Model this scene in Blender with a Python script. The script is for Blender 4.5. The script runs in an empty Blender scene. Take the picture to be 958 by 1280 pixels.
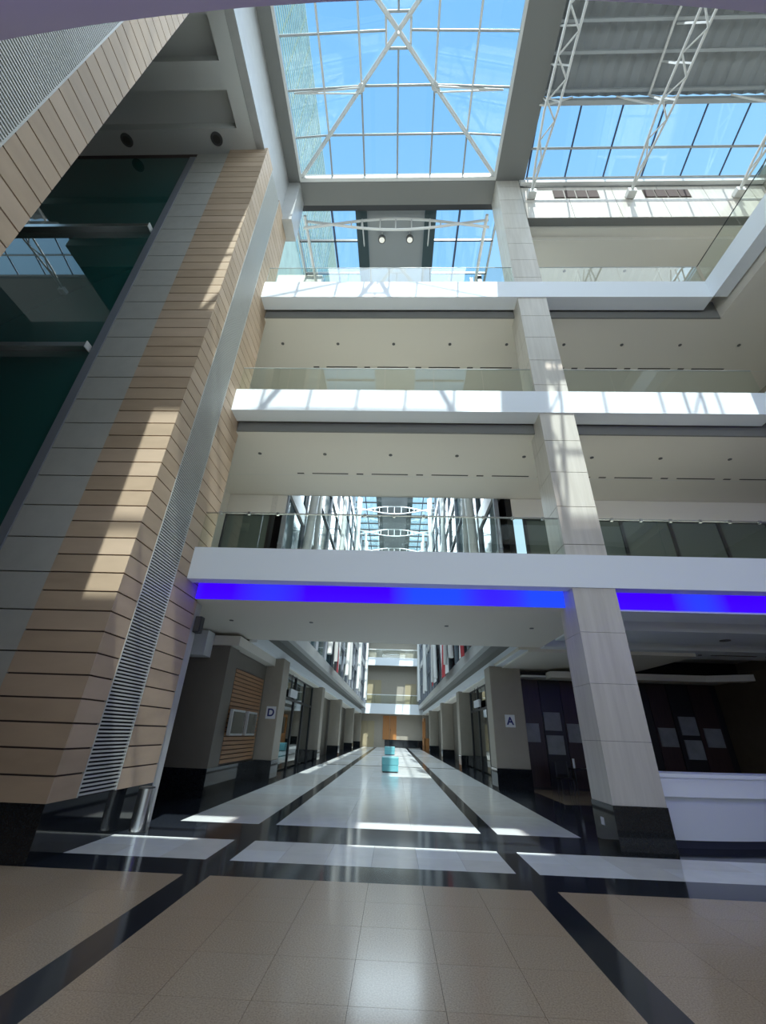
import bpy, bmesh, math, random
from mathutils import Vector, Matrix
random.seed(4)
S = bpy.context.scene
COL = S.collection
# ------------------------------------------------------------------ camera
F, PITCH, YAW, ROLL = 521.854, 0.48862, -0.03863, 0.03543
cam_d = bpy.data.cameras.new('camera'); cam = bpy.data.objects.new('camera', cam_d); COL.objects.link(cam)
fw = Vector((math.sin(YAW)*math.cos(PITCH), math.cos(YAW)*math.cos(PITCH), math.sin(PITCH)))
rt = Vector((math.cos(YAW), -math.sin(YAW), 0)); up = rt.cross(fw)
r2 = rt*math.cos(ROLL) + up*math.sin(ROLL); u2 = up*math.cos(ROLL) - rt*math.sin(ROLL)
M = Matrix((r2, u2, -fw)).transposed().to_4x4(); M.translation = Vector((0, 0, 1.6)); cam.matrix_world = M
cam_d.sensor_fit = 'VERTICAL'; cam_d.sensor_height = 36; cam_d.lens = F/1280*36
cam_d.clip_start = 0.05; cam_d.clip_end = 1000
S.camera = cam
# ------------------------------------------------------------------ world, sun, daylight, added rear fill, exposure
SKY, SUN, EXPO = 1.05, 7.4, 0.18
w = bpy.data.worlds.new('sky'); S.world = w; w.use_nodes = True
nt = w.node_tree; nt.nodes.clear()
wo = nt.nodes.new('ShaderNodeOutputWorld'); bg = nt.nodes.new('ShaderNodeBackground')
tc = nt.nodes.new('ShaderNodeTexCoord'); sp = nt.nodes.new('ShaderNodeSeparateXYZ'); rp = nt.nodes.new('ShaderNodeValToRGB')
nt.links.new(tc.outputs['Generated'], sp.inputs[0]); nt.links.new(sp.outputs['Z'], rp.inputs[0])
nt.links.new(rp.outputs[0], bg.inputs[0]); nt.links.new(bg.outputs[0], wo.inputs[0])
cr = rp.color_ramp; cr.elements[0].position = 0.0; cr.elements[0].color = (.80, .95, 1.0, 1)
cr.elements[1].position = 1.0; cr.elements[1].color = (.24, .54, 1.0, 1)
e = cr.elements.new(.55); e.color = (.48, .80, 1.02, 1)
bg.inputs[1].default_value = SKY
def lamp(name, kind, energy, loc, target_dir, color=(1, 1, 1), **k):
    d = bpy.data.lights.new(name, kind); d.energy = energy; d.color = color
    for a, b in k.items(): setattr(d, a, b)
    o = bpy.data.objects.new(name, d); COL.objects.link(o); o.location = loc
    o.rotation_euler = Vector(target_dir).to_track_quat('-Z', 'Y').to_euler(); return o
lamp('sun', 'SUN', SUN, (0, -10, 40), (-.075, .521, -1), (1, .95, .86), angle=math.radians(.5))
lamp('skylight_daylight', 'AREA', 500, (-.23, 4.65, 21.3), (0, 0, -1), (.80, .91, 1), shape='RECTANGLE', size=6.6, size_y=7.2)
lamp('corridor_daylight', 'AREA', 6500, (-.28, 40, 21.4), (0, 0, -1), (.74, .90, 1), shape='RECTANGLE', size=6.6, size_y=48)
lamp('right_roof_daylight', 'AREA', 260, (9.5, 4.65, 21.2), (0, 0, -1), (.82, .92, 1), shape='RECTANGLE', size=8, size_y=7)
lamp('rear_fill_light', 'AREA', 1000, (0, -11, 10), (0, 1, -.12), (.82, .91, 1), shape='RECTANGLE', size=18, size_y=8)  # added fill lamp behind the viewer, brightens the surfaces facing it
S.view_settings.view_transform = 'Standard'; S.view_settings.look = 'None'
S.view_settings.exposure = EXPO; S.view_settings.gamma = 1; S.view_settings.use_curve_mapping = False
S.cycles.use_denoising = True; S.cycles.max_bounces = 10; S.cycles.diffuse_bounces = 6; S.cycles.transparent_max_bounces = 24
S.cycles.caustics_reflective = False; S.cycles.caustics_refractive = False; S.cycles.sample_clamp_indirect = 6
# ------------------------------------------------------------------ materials
def mat(name, col, rough=.5, spec=.5, metal=0., var=0., scale=4., stretch=(1, 1, 1), col2=None, bump=0., emit=None, estr=0.):
    m = bpy.data.materials.new(name); m.use_nodes = True; n = m.node_tree.nodes; l = m.node_tree.links
    b = n['Principled BSDF']; b.inputs['Base Color'].default_value = (*col, 1); b.inputs['Roughness'].default_value = rough
    b.inputs['Specular IOR Level'].default_value = spec; b.inputs['Metallic'].default_value = metal
    if var or col2 or bump:
        t = n.new('ShaderNodeTexCoord'); g = n.new('ShaderNodeNewGeometry'); mp = n.new('ShaderNodeMapping'); mp.inputs['Scale'].default_value = stretch
        l.new(g.outputs['Position'], mp.inputs[0])
        x = n.new('ShaderNodeTexNoise'); x.inputs['Scale'].default_value = scale; x.inputs['Detail'].default_value = 5; l.new(mp.outputs[0], x.inputs['Vector'])
        r = n.new('ShaderNodeValToRGB'); r.color_ramp.elements[0].position = .3; r.color_ramp.elements[1].position = .7
        c2 = col2 or tuple(min(1, c*(1+var)) for c in col); c1 = col if col2 else tuple(c*(1-var) for c in col)
        r.color_ramp.elements[0].color = (*c1, 1); r.color_ramp.elements[1].color = (*c2, 1)
        l.new(x.outputs[0], r.inputs[0]); l.new(r.outputs[0], b.inputs['Base Color'])
        if bump:
            bp = n.new('ShaderNodeBump'); bp.inputs['Strength'].default_value = bump; bp.inputs['Distance'].default_value = .02
            l.new(x.outputs[0], bp.inputs['Height']); l.new(bp.outputs[0], b.inputs['Normal'])
    if emit:
        b.inputs['Emission Color'].default_value = (*emit, 1); b.inputs['Emission Strength'].default_value = estr
    return m
def glass(name, tint, refl=1., rough=0., ior=1.5):
    m = bpy.data.materials.new(name); m.use_nodes = True; n = m.node_tree.nodes; l = m.node_tree.links; n.clear()
    o = n.new('ShaderNodeOutputMaterial'); mx = n.new('ShaderNodeMixShader'); t = n.new('ShaderNodeBsdfTransparent'); g = n.new('ShaderNodeBsdfGlossy')
    f = n.new('ShaderNodeLayerWeight'); f.inputs[0].default_value = .5; pw = n.new('ShaderNodeMath'); pw.operation = 'POWER'; pw.inputs[1].default_value = 4.2
    mu = n.new('ShaderNodeMath'); mu.operation = 'MULTIPLY_ADD'; mu.inputs[1].default_value = .95*refl; mu.inputs[2].default_value = .045*refl
    t.inputs[0].default_value = (*tint, 1); g.inputs['Roughness'].default_value = rough; g.inputs[0].default_value = (1, 1, 1, 1)
    l.new(f.outputs['Facing'], pw.inputs[0]); l.new(pw.outputs[0], mu.inputs[0]); l.new(mu.outputs[0], mx.inputs[0]); l.new(t.outputs[0], mx.inputs[1]); l.new(g.outputs[0], mx.inputs[2]); l.new(mx.outputs[0], o.inputs[0])
    return m
TILE = mat('beige_tile', (.50, .375, .265), .55, .3, var=.07, scale=1.3, stretch=(1, 1, 3))
TILE2 = mat('beige_tile_pale', (.53, .40, .29), .55, .3, var=.07, scale=1.1, stretch=(1, 1, 3))
TILE3 = mat('beige_tile_deep', (.47, .35, .245), .55, .3, var=.07, scale=1.6, stretch=(1, 1, 3))
JOINT = mat('tile_joint', (.075, .05, .045), .9)
GREYP = mat('grey_panel', (.47, .465, .43), .5, .3, var=.04)
FRAME = mat('grey_frame', (.22, .235, .27), .4)
WHITE = mat('white_paint', (.78, .82, .86), .5, .3)
CEIL = mat('ceiling_paint', (.75, .715, .645), .7, .2)
CEILD = mat('soffit_paint', (.68, .69, .67), .7, .2)
BEAM = mat('beam_paint_slot_shade', (.21, .21, .20), .6, .3)
STONE = mat('cream_stone', (.61, .575, .515), .32, .4, col2=(.52, .485, .43), scale=2.2, stretch=(5, 5, .35))
STONEJ = mat('stone_joint', (.10, .10, .10), .9)
STRIP = mat('grey_stone', (.45, .45, .44), .3, .4, var=.05)
BLACK = mat('black_granite', (.012, .014, .017), .06, .5, var=.3, scale=60)
FBLACK = mat('black_floor_stone', (.016, .019, .026), .10, .5, var=.3, scale=60)
TAN = [mat('tan_granite', (.46, .345, .235), .17, .5, col2=(.30, .22, .15), scale=75),
       mat('tan_granite_warm', (.465, .35, .238), .17, .5, col2=(.302, .224, .152), scale=75),
       mat('tan_granite_pale', (.465, .355, .245), .17, .5, col2=(.305, .228, .156), scale=75)]
WSTONE = [mat('white_floor_stone', (.74, .75, .74), .13, .5, var=.05, scale=3), mat('white_floor_stone_warm', (.68, .665, .63), .13, .5, var=.05, scale=3),
          mat('white_floor_stone_cool', (.78, .80, .81), .13, .5, var=.05, scale=3)]
GAP = mat('grout', (.16, .135, .11), .6)
DARK = mat('dark_metal', (.025, .027, .03), .4)
BLUEM = mat('blue_mullion', (.06, .085, .16), .4)
SLAT = mat('louvre_slat', (.52, .52, .49), .4)
LBACK = mat('louvre_backing', (.02, .022, .025), .9)  # near-black sheet behind the louvre slats
STEELW = mat('white_steel', (.72, .72, .70), .4)
GREYST = mat('grey_steel', (.40, .42, .43), .4)
CORR = mat('corrugated_sheet', (.30, .315, .32), .5)
CHROME = mat('brushed_steel', (.62, .62, .62), .22, metal=1.)
TEAL = mat('teal_glass', (.016, .10, .092), .02, .6)
OFFICE = mat('office_glass', (.12, .145, .125), .04, .5)
CURT = mat('curtain_glass', (.035, .075, .09), .05, .25)
SKYG = glass('roof_glass', (.90, .97, 1.0), .8)
RAILG = glass('rail_glass', (.94, .975, .955), 1.15)
DOORG = glass('door_glass', (.35, .42, .40), 1.0)
WOOD = mat('slatted_wood', (.36, .19, .09), .5, var=.12, scale=3, stretch=(1, .4, 8))
DWOOD = mat('dark_red_wood', (.028, .012, .011), .35, var=.25, scale=3, stretch=(6, 6, .5))
EBONY = mat('black_panel', (.006, .005, .006), .35)
ORANGE = mat('orange_wood', (.40, .17, .05), .45, var=.1, scale=3, stretch=(4, 4, .5))
BROWNW = mat('brown_wall', (.085, .060, .038), .5, var=.1)
PIC = mat('picture_face', (.21, .22, .23), .3, var=.15, scale=3)
SCREEN = mat('screen', (.10, .095, .08), .15)
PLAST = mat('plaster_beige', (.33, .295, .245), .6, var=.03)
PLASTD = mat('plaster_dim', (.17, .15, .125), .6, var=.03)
DOORM = mat('door_beige', (.36, .30, .19), .5)
DESK = mat('desk_white', (.86, .89, .97), .35)
DESKK = mat('desk_kick', (.05, .055, .09), .3)
TURQ = mat('turquoise_vinyl', (.12, .36, .40), .4)
LEDB = mat('led_blue', (.02, .01, .1), emit=(.045, .0, 1.0), estr=9)
LEDL = mat('led_light_blue', (.02, .03, .1), emit=(.03, .10, 1.0), estr=10)
LEDW = mat('blue_cove_glow', (.004, .004, .02), .7, .1)  # cove wall lit by the LEDs, its glow painted in as emission
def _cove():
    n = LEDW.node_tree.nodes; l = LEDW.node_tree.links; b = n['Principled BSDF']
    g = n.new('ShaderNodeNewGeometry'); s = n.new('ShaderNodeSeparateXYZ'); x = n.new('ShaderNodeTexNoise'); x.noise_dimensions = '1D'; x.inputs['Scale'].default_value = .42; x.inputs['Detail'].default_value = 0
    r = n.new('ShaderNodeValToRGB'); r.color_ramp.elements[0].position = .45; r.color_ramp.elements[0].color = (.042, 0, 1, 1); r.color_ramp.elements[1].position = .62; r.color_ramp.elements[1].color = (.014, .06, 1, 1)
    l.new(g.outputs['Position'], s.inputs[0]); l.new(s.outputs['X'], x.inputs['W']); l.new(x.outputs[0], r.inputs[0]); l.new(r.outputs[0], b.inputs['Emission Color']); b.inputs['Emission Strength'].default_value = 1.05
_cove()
LEDR = mat('led_violet', (.02, .01, .1), emit=(.05, .0, 1.0), estr=9)
EDGE = mat('dark_teal_edge', (.03, .055, .06), .3)
LAMPE = mat('lamp_lens', (.8, .8, .75), emit=(1, .93, .8), estr=.35)
DLIGHT = mat('downlight_grey', (.10, .10, .10), .4)
SLOT = mat('diffuser_slot', (.06, .055, .05), .6)
SIGNW = mat('sign_white', (.72, .74, .78), .5)
SIGNB = mat('sign_blue', (.02, .03, .17), .5)
RED = mat('flag_red', (.45, .03, .04), .8); FWHITE = mat('flag_white', (.8, .8, .8), .8); FBLK = mat('flag_black', (.015, .015, .02), .8); FGREEN = mat('flag_green', (.02, .16, .06), .8)
TOWER = mat('tower_spandrel', (.46, .58, .52), .5, var=.1, scale=.3); TOWERG = mat('tower_glass', (.30, .48, .50), .1, .6, var=.25, scale=.2); TOWERW = mat('tower_concrete', (.62, .66, .56), .6, var=.1, scale=.4)
GRILLE = mat('bronze_grille', (.10, .075, .05), .5)
TEAL.node_tree.nodes['Principled BSDF'].inputs['IOR'].default_value = 1.85
# ------------------------------------------------------------------ helpers
W = {}
def wloc(p): return W.get(p.name, Vector((0, 0, 0))) if p else Vector((0, 0, 0))
def link(o, loc, parent):
    COL.objects.link(o)
    if parent: o.parent = parent
    W[o.name] = Vector(loc); o.location = Vector(loc) - wloc(parent); return o
def tag(o, label=None, cat=None, group=None, kind=None):
    for k, x in (('label', label), ('category', cat), ('group', group), ('kind', kind)):
        if x: o[k] = x
    return o
def thing(name, loc, label, cat, group=None, kind=None):
    o = bpy.data.objects.new(name, None); o.empty_display_size = .2
    return tag(link(o, loc, None), label, cat, group, kind)
CACHE = {}
def boxmesh(dx, dy, dz, m, bev=0.):
    k = (round(dx, 4), round(dy, 4), round(dz, 4), m.name, bev)
    if k in CACHE: return CACHE[k]
    bm = bmesh.new(); bmesh.ops.create_cube(bm, size=1)
    for v in bm.verts: v.co = Vector((v.co.x*dx, v.co.y*dy, v.co.z*dz))
    if bev: bmesh.ops.bevel(bm, geom=bm.edges[:], offset=bev, segments=1, affect='EDGES')
    me = bpy.data.meshes.new('box'); bm.to_mesh(me); bm.free(); me.materials.append(m); CACHE[k] = me; return me
def box(name, x0, x1, y0, y1, z0, z1, m, parent=None, bev=0.):
    o = bpy.data.objects.new(name, boxmesh(abs(x1-x0), abs(y1-y0), abs(z1-z0), m, bev))
    return link(o, ((x0+x1)/2, (y0+y1)/2, (z0+z1)/2), parent)
def boxes(name, L, m, parent=None):
    """several boxes joined into one mesh"""
    vs, fs = [], []
    for x0, x1, y0, y1, z0, z1 in L:
        b = len(vs); vs += [(x, y, z) for x in (x0, x1) for y in (y0, y1) for z in (z0, z1)]
        fs += [tuple(b+i for i in f) for f in ((0, 1, 3, 2), (4, 6, 7, 5), (0, 4, 5, 1), (2, 3, 7, 6), (0, 2, 6, 4), (1, 5, 7, 3))]
    return mesh(name, vs, fs, m, parent)
def mesh(name, vs, fs, m, parent=None, smooth=False):
    c = sum((Vector(v) for v in vs), Vector())/len(vs)
    me = bpy.data.meshes.new(name); me.from_pydata([Vector(v)-c for v in vs], [], fs); me.materials.append(m)
    bm = bmesh.new(); bm.from_mesh(me); bmesh.ops.recalc_face_normals(bm, faces=bm.faces[:]); bm.to_mesh(me); bm.free()
    if smooth:
        for p in me.polygons: p.use_smooth = True
    return link(bpy.data.objects.new(name, me), c, parent)
def prism(name, pts, thick, m, parent=None):
    """flat polygon (3d, planar) given thickness along its normal"""
    P = [Vector(p) for p in pts]; n = (P[1]-P[0]).cross(P[2]-P[0]).normalized()*thick/2; k = len(P)
    vs = [p+n for p in P]+[p-n for p in P]
    fs = [tuple(range(k)), tuple(range(2*k-1, k-1, -1))]+[(i, (i+1) % k, k+(i+1) % k, k+i) for i in range(k)]
    return mesh(name, vs, fs, m, parent)
def tube(name, pts, r, m, parent=None, n=8, closed=False):
    P = [Vector(p) for p in pts]; vs, fs = [], []
    for i, p in enumerate(P):
        a = P[max(i-1, 0)]; b = P[min(i+1, len(P)-1)]; d = (b-a).normalized()
        u = d.cross(Vector((0, 0, 1)) if abs(d.z) < .9 else Vector((1, 0, 0))).normalized(); v = d.cross(u)
        vs += [p+(u*math.cos(2*math.pi*j/n)+v*math.sin(2*math.pi*j/n))*r for j in range(n)]
    for i in range(len(P)-1):
        for j in range(n): fs.append((i*n+j, i*n+(j+1) % n, (i+1)*n+(j+1) % n, (i+1)*n+j))
    q = len(vs); vs += vs[:n]+vs[-n:]
    fs += [tuple(range(q+n-1, q-1, -1)), tuple(range(q+n, q+2*n))]
    o = mesh(name, vs, fs, m, parent)
    for p in o.data.polygons: p.use_smooth = len(p.vertices) == 4
    return o
def cyl(name, x, y, z0, z1, r, m, parent=None, n=24): return tube(name, [(x, y, z0), (x, y, z1)], r, m, parent, n)
def _text(name, s, size, m, loc, rot, parent, depth=.004):
    c = bpy.data.curves.new(name, 'FONT'); c.body = s; c.size = size; c.extrude = depth; c.offset = size*.03; c.align_x = 'CENTER'; c.align_y = 'CENTER'; c.materials.append(m)
    o = bpy.data.objects.new(name, c); link(o, loc, parent); o.rotation_euler = rot; return o
def text(name, s, size, m, loc, rot, parent, depth=.004):
    o = _text(name, s, size, m, loc, rot, parent, depth); bpy.context.view_layer.update()
    me = bpy.data.meshes.new_from_object(o.evaluated_get(bpy.context.evaluated_depsgraph_get())); q = bpy.data.objects.new('glyph', me)
    link(q, loc, parent); q.rotation_euler = rot; bpy.data.objects.remove(o); q.name = name; return q
ST = 'structure'
# facade planes and levels
YF, YB = 8.68, 13.9
PX0, PX1 = -5.864, -4.58          # pier
CX0, CX1 = 3.747, 4.646           # column
LV = {1: (4.475, 5.22, 4.19), 2: (9.287, 10.04, 9.01), 3: (14.09, 14.87, 13.82)}
MIR = lambda y: 9.3-y              # the atrium is symmetric front to back
# ------------------------------------------------------------------ floor
fl = tag(box('floor', -16, 16, -16, 66, -.2, -.02, GAP), 'polished stone floor of tan and white panels crossed by black bands', 'floor', kind=ST)
sL0, sL1, sR0, sR1 = -2.558, -2.223, 1.68, 1.995
y4, y3, y2, y1 = 6.58, 7.27, 8.49, 9.84
def slab(name, x0, x1, ya, yb, m): return box(name, x0, x1, ya, yb, -.02, 0, m, fl)
for a, b in ((sL0, sL1), (sR0, sR1)):
    slab('black_stripe', a, b, -8, y4, FBLACK); slab('black_stripe', a, b, y3, y2, FBLACK)
    yy = y1
    slab('black_stripe', a, b, y1, 65.9, FBLACK)
slab('black_band', -16, 16, y4, y3, FBLACK); slab('black_band', -16, 16, y2, y1, FBLACK)
g = .0013
def tiles(name, x0, x1, ya, yb, nx, ny, mats):
    for i in range(nx):
        for j in range(ny):
            a = x0+(x1-x0)*i/nx; b = x0+(x1-x0)*(i+1)/nx; c = ya+(yb-ya)*j/ny; d = ya+(yb-ya)*(j+1)/ny
            slab(name, a+(g if i else 0), b-(g if i < nx-1 else 0), c+(g if j else 0), d-(g if j < ny-1 else 0), random.choice(mats))
tiles('tan_tile', sL1, sR0, .08, y4, 6, 10, TAN)
tiles('tan_tile', -6.46, sL0, .08, y4, 6, 10, TAN); tiles('tan_tile', sR1, 5.9, .08, y4, 6, 10, TAN)
slab('tan_slab', -16, -6.46, -8, y4, TAN[0]); slab('tan_slab', 5.9, 16, -8, y4, TAN[0]); slab('tan_slab', sL1, sR0, -8, .08, TAN[0]); slab('tan_slab', -6.46, sL0, -8, .08, TAN[0]); slab('tan_slab', sR1, 5.9, -8, .08, TAN[0])
tiles('white_tile', sL1, sR0, y3, y2, 6, 2, WSTONE); tiles('white_tile', PX1, sL0, y3, y2, 3, 2, WSTONE); tiles('white_tile', sR1, 11.7, y3, y2, 15, 2, WSTONE)
slab('black_band', -16, PX1, y3, y2, FBLACK)
# corridor panels, bay by bay
bays = [(y1, 27.3), (27.65, 40.2), (40.5, 53), (53.3, 65.9)]
for a, b in bays:
    n = 8 if a < 20 else 5
    tiles('white_tile', sL1, sR0, a, b, 3, n, WSTONE[:1]+WSTONE[2:]); tiles('white_tile', -4.09, sL0, a, b, 1, n, WSTONE[:2]); tiles('white_tile', sR1, 3.55, a, b, 1, n, WSTONE[:2])
for a, b in ((27.3, 27.65), (40.2, 40.5), (53, 53.3)):
    slab('cross_band', -4.09, sL0, a, b, FBLACK); slab('cross_band', sL1, sR0, a, b, FBLACK); slab('cross_band', sR1, 3.55, a, b, FBLACK)
slab('border_band', -16, -4.09, y1, 65.9, FBLACK); slab('border_band', 3.55, 4.9, y1, 65.9, FBLACK)
slab('lobby_floor', 4.9, 16, y1, 14.4, FBLACK); slab('lobby_floor', 4.9, 16, 14.4, 66, TAN[1])
# ------------------------------------------------------------------ tiled piers
PH, TP = .644, .3222
def pier(label, ya, yb, lou, top, front, nslat, zslat, zt0):
    t = thing('tiled_pier', (PX1, ya, 0), label, 'pier', kind=ST)
    box('core', PX0, PX1-.03, ya+.03, yb, PH, top, JOINT, t)
    box('plinth', PX0, PX1-.006, ya+.006, yb, 0, PH, BLACK, t)
    n = int((top-PH)/TP+.5)
    for i in range(n):
        z = PH+i*TP; h = TP-.024
        if z < zt0: continue
        ms = (TILE, TILE2, TILE3)
        if front: box('tile', PX0, PX1, ya, ya+.03, z, z+h, random.choice(ms), t)
        box('tile', PX1-.03, PX1, ya+(.031 if front else 0), lou[0], z, z+h, random.choice(ms), t)
        box('tile', PX1-.03, PX1, lou[1], yb, z, z+h, random.choice(ms), t)
    lv = box('louvre', PX1-.05, PX1-.029, lou[0], lou[1], PH+.01, top, LBACK, t)
    f = box('louvre_frame', PX1-.03, PX1+.005, lou[0]-.012, lou[0]+.012, PH, top, SLAT, t); box('louvre_frame', PX1-.03, PX1+.005, lou[1]-.012, lou[1]+.012, PH, top, SLAT, t)
    zz = zslat
    L = []
    k = 0
    while zz < top-.05:
        if k < nslat: box('louvre_slat', PX1-.028, PX1+.003, lou[0]+.012, lou[1]-.012, zz, zz+.027, SLAT, lv)
        else: L.append((PX1-.028, PX1+.003, lou[0]+.012, lou[1]-.012, zz, zz+.027))
        zz += .055; k += 1
    if L: tag(boxes('upper_slats', L, SLAT, lv), kind='stuff')
    return t
p1 = pier('beige tiled pier on black plinth with a vertical louvre strip, beside the teal glass wall', 6.586, 9.39, (7.2, 8.16), 18.87, True, 260, .66, 0)
box('end_strip', PX1-.28, PX1-.012, 9.39, 9.68, 0, 4.15, STRIP, p1)
pier('beige tiled pier looming at the upper left corner, grey louvre facing the hall', -.06, 2.74, (.55, 2.13), 21.2, True, 0, 0.66, 3)
np_ = None
# speaker on pier flank
sp_ = thing('wall_speaker', (-4.5, 9.62, 3.66), 'small dark loudspeaker fixed high on the flank of the louvred pier under the soffit', 'speaker')
box('cabinet', -4.59, -4.44, 9.50, 9.68, 3.5, 3.86, DARK, sp_, .01); box('grille', -4.57, -4.46, 9.49, 9.50, 3.53, 3.83, SLOT, sp_)
# ------------------------------------------------------------------ left wall: grey panels and teal glass
wl = tag(box('wall_left', -18, PX0-.001, 6.70, 9.3, 0, 18.87, JOINT), 'wall of pale grey panels left of the tiled pier', 'wall', kind=ST)
for i in range(28):
    z = PH+i*2*TP
    box('grey_panel', -6.92, PX0-.002, 6.60, 6.66, z, z+2*TP-.022, GREYP, wl)
box('plinth', -6.92, PX0-.002, 6.595, 6.70, 0, PH, BLACK, wl)
wg = thing('window_1', (-9, 6.62, 0), 'tall wall of dark teal reflective glass with two horizontal steel fins', 'window', kind=ST)
box('frame', -7.12, -6.922, 6.58, 6.70, 0, 18.4, FRAME, wg); 
for z0, z1 in ((.1, 4.6), (4.64, 9.2), (9.3, 14.1), (14.2, 18.45)): box('pane', -18, -7.12, 6.63, 6.66, z0, z1, TEAL, wg)
for z in (9.2, 14.08): 
    box('steel_fin', -18, -7.2, 6.47, 6.63, z, z+.13, CHROME, wg); box('fin_cap', -7.2, -7.18, 6.46, 6.64, z-.03, z+.16, STEELW, wg)
# left soffit, coffers, downlights
so = tag(boxes('ceiling_left', [(-13.8, -5.45, 6.02, 6.72, 18.87, 19.3), (-13.8, -5.45, 4.47, 5.10, 18.87, 19.3), (-13.8, -5.45, 2.7, 3.58, 18.87, 19.3), (-5.45, -4.96, 2.7, 6.72, 18.87, 19.3),
         (-13.8, -4.96, 2.7, 6.72, 19.3, 19.5)], CEILD),
         'grey soffit with recessed coffers above the teal glass', 'ceiling', kind=ST)
for x in (-6.2, -9.25):
    d = cyl('downlight', x, 6.28, 18.83, 18.9, .19, DLIGHT, so); cyl('lamp_ring', x, 6.28, 18.82, 18.84, .12, SLOT, d)
tag(box('wall_left_upper', -4.95, -4.68, -.3, 9.5, 18.87, 21.46, STRIP), 'pale upright band along the left edge of the big skylight', 'wall', kind=ST)
# ------------------------------------------------------------------ skylight ring beams
for dims, lab in (((-4.68, -4.22, .62, YF, 21.44, 22.1), 'narrow grey beam along the left edge of the square skylight'), ((CX0, 4.75, .62, YF, 21.44, 22.1), 'wide grey beam along the right edge of the square skylight'),
        ((-4.68, 4.75, YF, 9.52, 21.44, 22.1), 'grey beam along the lower edge of the square skylight, above the corridor roof trusses'), ((-4.68, 4.75, -.73, .62, 21.44, 22.1), 'grey beam behind the viewer at the rear edge of the skylight')):
    tag(box('ceiling_beam', *dims, BEAM), lab, 'beam', kind=ST)
tag(box('ceiling_sun_stop', 4.752, 4.88, .62, YF, 21.46, 22.95, BEAM), 'thin grey upstand added between skylight beam and right roof glass to stop sun', 'beam', kind=ST)  # added to block a streak of sun leaking past the beam
# ------------------------------------------------------------------ pyramid skylight
sx, sy, hs, z0s = -.235, 4.65, 3.97, 21.62
rise = 1.0
sk = thing('skylight', (sx, sy, z0s), 'square pyramid skylight of clear panes on white steel hips above the hall', 'skylight')
apex = Vector((sx, sy+.15, z0s+rise))
def sp3(face, x, d):
    """face 0..3, x along edge, d distance inward"""
    z = z0s+rise*d/hs; y = hs-d
    X, Y = ((x, y), (y, -x), (-x, -y), (-y, x))[face]
    return Vector((sx+X, sy+Y+.15*d/hs, z))
U = hs/3
for f in range(4):
    rows = (0, U, 2*U, hs-.42)
    for r in range(3):
        d0, d1 = rows[r], rows[r+1]
        for c in range(-3, 3):
            xa, xb = c*U, (c+1)*U
            w0, w1 = hs-d0, hs-d1
            if c >= 0: q = [(min(xa, w0), d0), (min(xb, w0), d0), (min(xb, w1), d1), (min(xa, w1), d1)]
            else: q = [(max(xa, -w0), d0), (max(xb, -w0), d0), (max(xb, -w1), d1), (max(xa, -w1), d1)]
            pts = []
            for p in q:
                if p not in pts: pts.append(p)
            if len(pts) > 2: prism('pane', [sp3(f, *p)+Vector((0, 0, .05)) for p in pts], .012, SKYG, sk)
    for c in range(-2, 3):
        x = c*U; d = min(hs-abs(x), hs-.42)
        tube('mullion', [sp3(f, x, 0), sp3(f, x, d)], .035, GREYST, sk, 6)
    for d in (U, 2*U, hs-.42):
        tube('transom', [sp3(f, -(hs-d), d), sp3(f, hs-d, d)], .04, GREYST if f in (0, 2) else STEELW, sk, 6)
    tube('hip_beam', [sp3(f, hs, 0)-Vector((0, 0, .06)), apex-Vector((0, 0, .06))], .075, STEELW, sk, 8)
    tube('hip_rod', [sp3(f, hs-.3, .3)-Vector((0, 0, .22)), sp3(f, .5, hs-.5)-Vector((0, 0, .22))], .03, STEELW, sk, 6)
    for s in (-1, 1):
        n_ = sp3(f, s*(hs-2*U), 2*U)-Vector((0, 0, .12))
    nd = sp3(f, hs-2*U, 2*U)-Vector((0, 0, .14))
    tube('node', [nd-Vector((0, 0, .02)), nd+Vector((0, 0, .05))], .13, STEELW, sk, 12)
    X = 1 if f in (0, 1) else -1
    ee = Vector((sx+X*(hs-.25), nd.y, z0s+.12))
    tube('tie_rod', [nd, ee], .03, STEELW, sk, 6); tube('tie_rod', [nd+Vector((0, .16 if nd.y > sy else -.16, 0)), ee], .025, STEELW, sk, 6)
for a in ((sx-hs, sx+hs, sy+hs-.08, sy+hs+.055), (sx-hs, sx+hs, sy-hs-.055, sy-hs+.08), (sx-hs-.01, sx-hs+.08, sy-hs, sy+hs), (sx+hs-.08, sx+hs+.01, sy-hs, sy+hs)):
    box('curb', *a, z0s-.16, z0s+.04, STEELW, sk)
tube('apex_post', [apex-Vector((0, 0, .5)), apex], .035, STEELW, sk, 8)
# ------------------------------------------------------------------ stone column
col = thing('stone_column', (4.2, YF, 0), 'tall cream stone column on black base standing beside the white reception desk', 'column', kind=ST)
box('core', CX0+.03, CX1-.03, YF+.03, 9.5, 0, 21.44, STONEJ, col)
box('plinth', CX0-.01, CX1+.01, YF-.01, 9.55, 0, .65, BLACK, col)
z = .65; i = 0
hts = [.9667]*30
while z < 21.4:
    h = min(.9667, 21.44-z); j = .006 if z < 4.2 else .014
    box('stone_block', CX0, CX1, YF, 9.54, z+j/2, z+h-j/2, STONE, col); z += h
so_ = box('socket_plate', CX0-.02, CX0-.01, 9.12, 9.24, .31, .42, SIGNW, col)
# left upper pilaster behind tiled pier
tag(box('wall_pilaster', -5.1, -4.21, YF, 9.5, 18.75, 21.44, STRIP), 'pale pilaster head under the skylight beam behind the tiled pier', 'pilaster', kind=ST)
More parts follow.
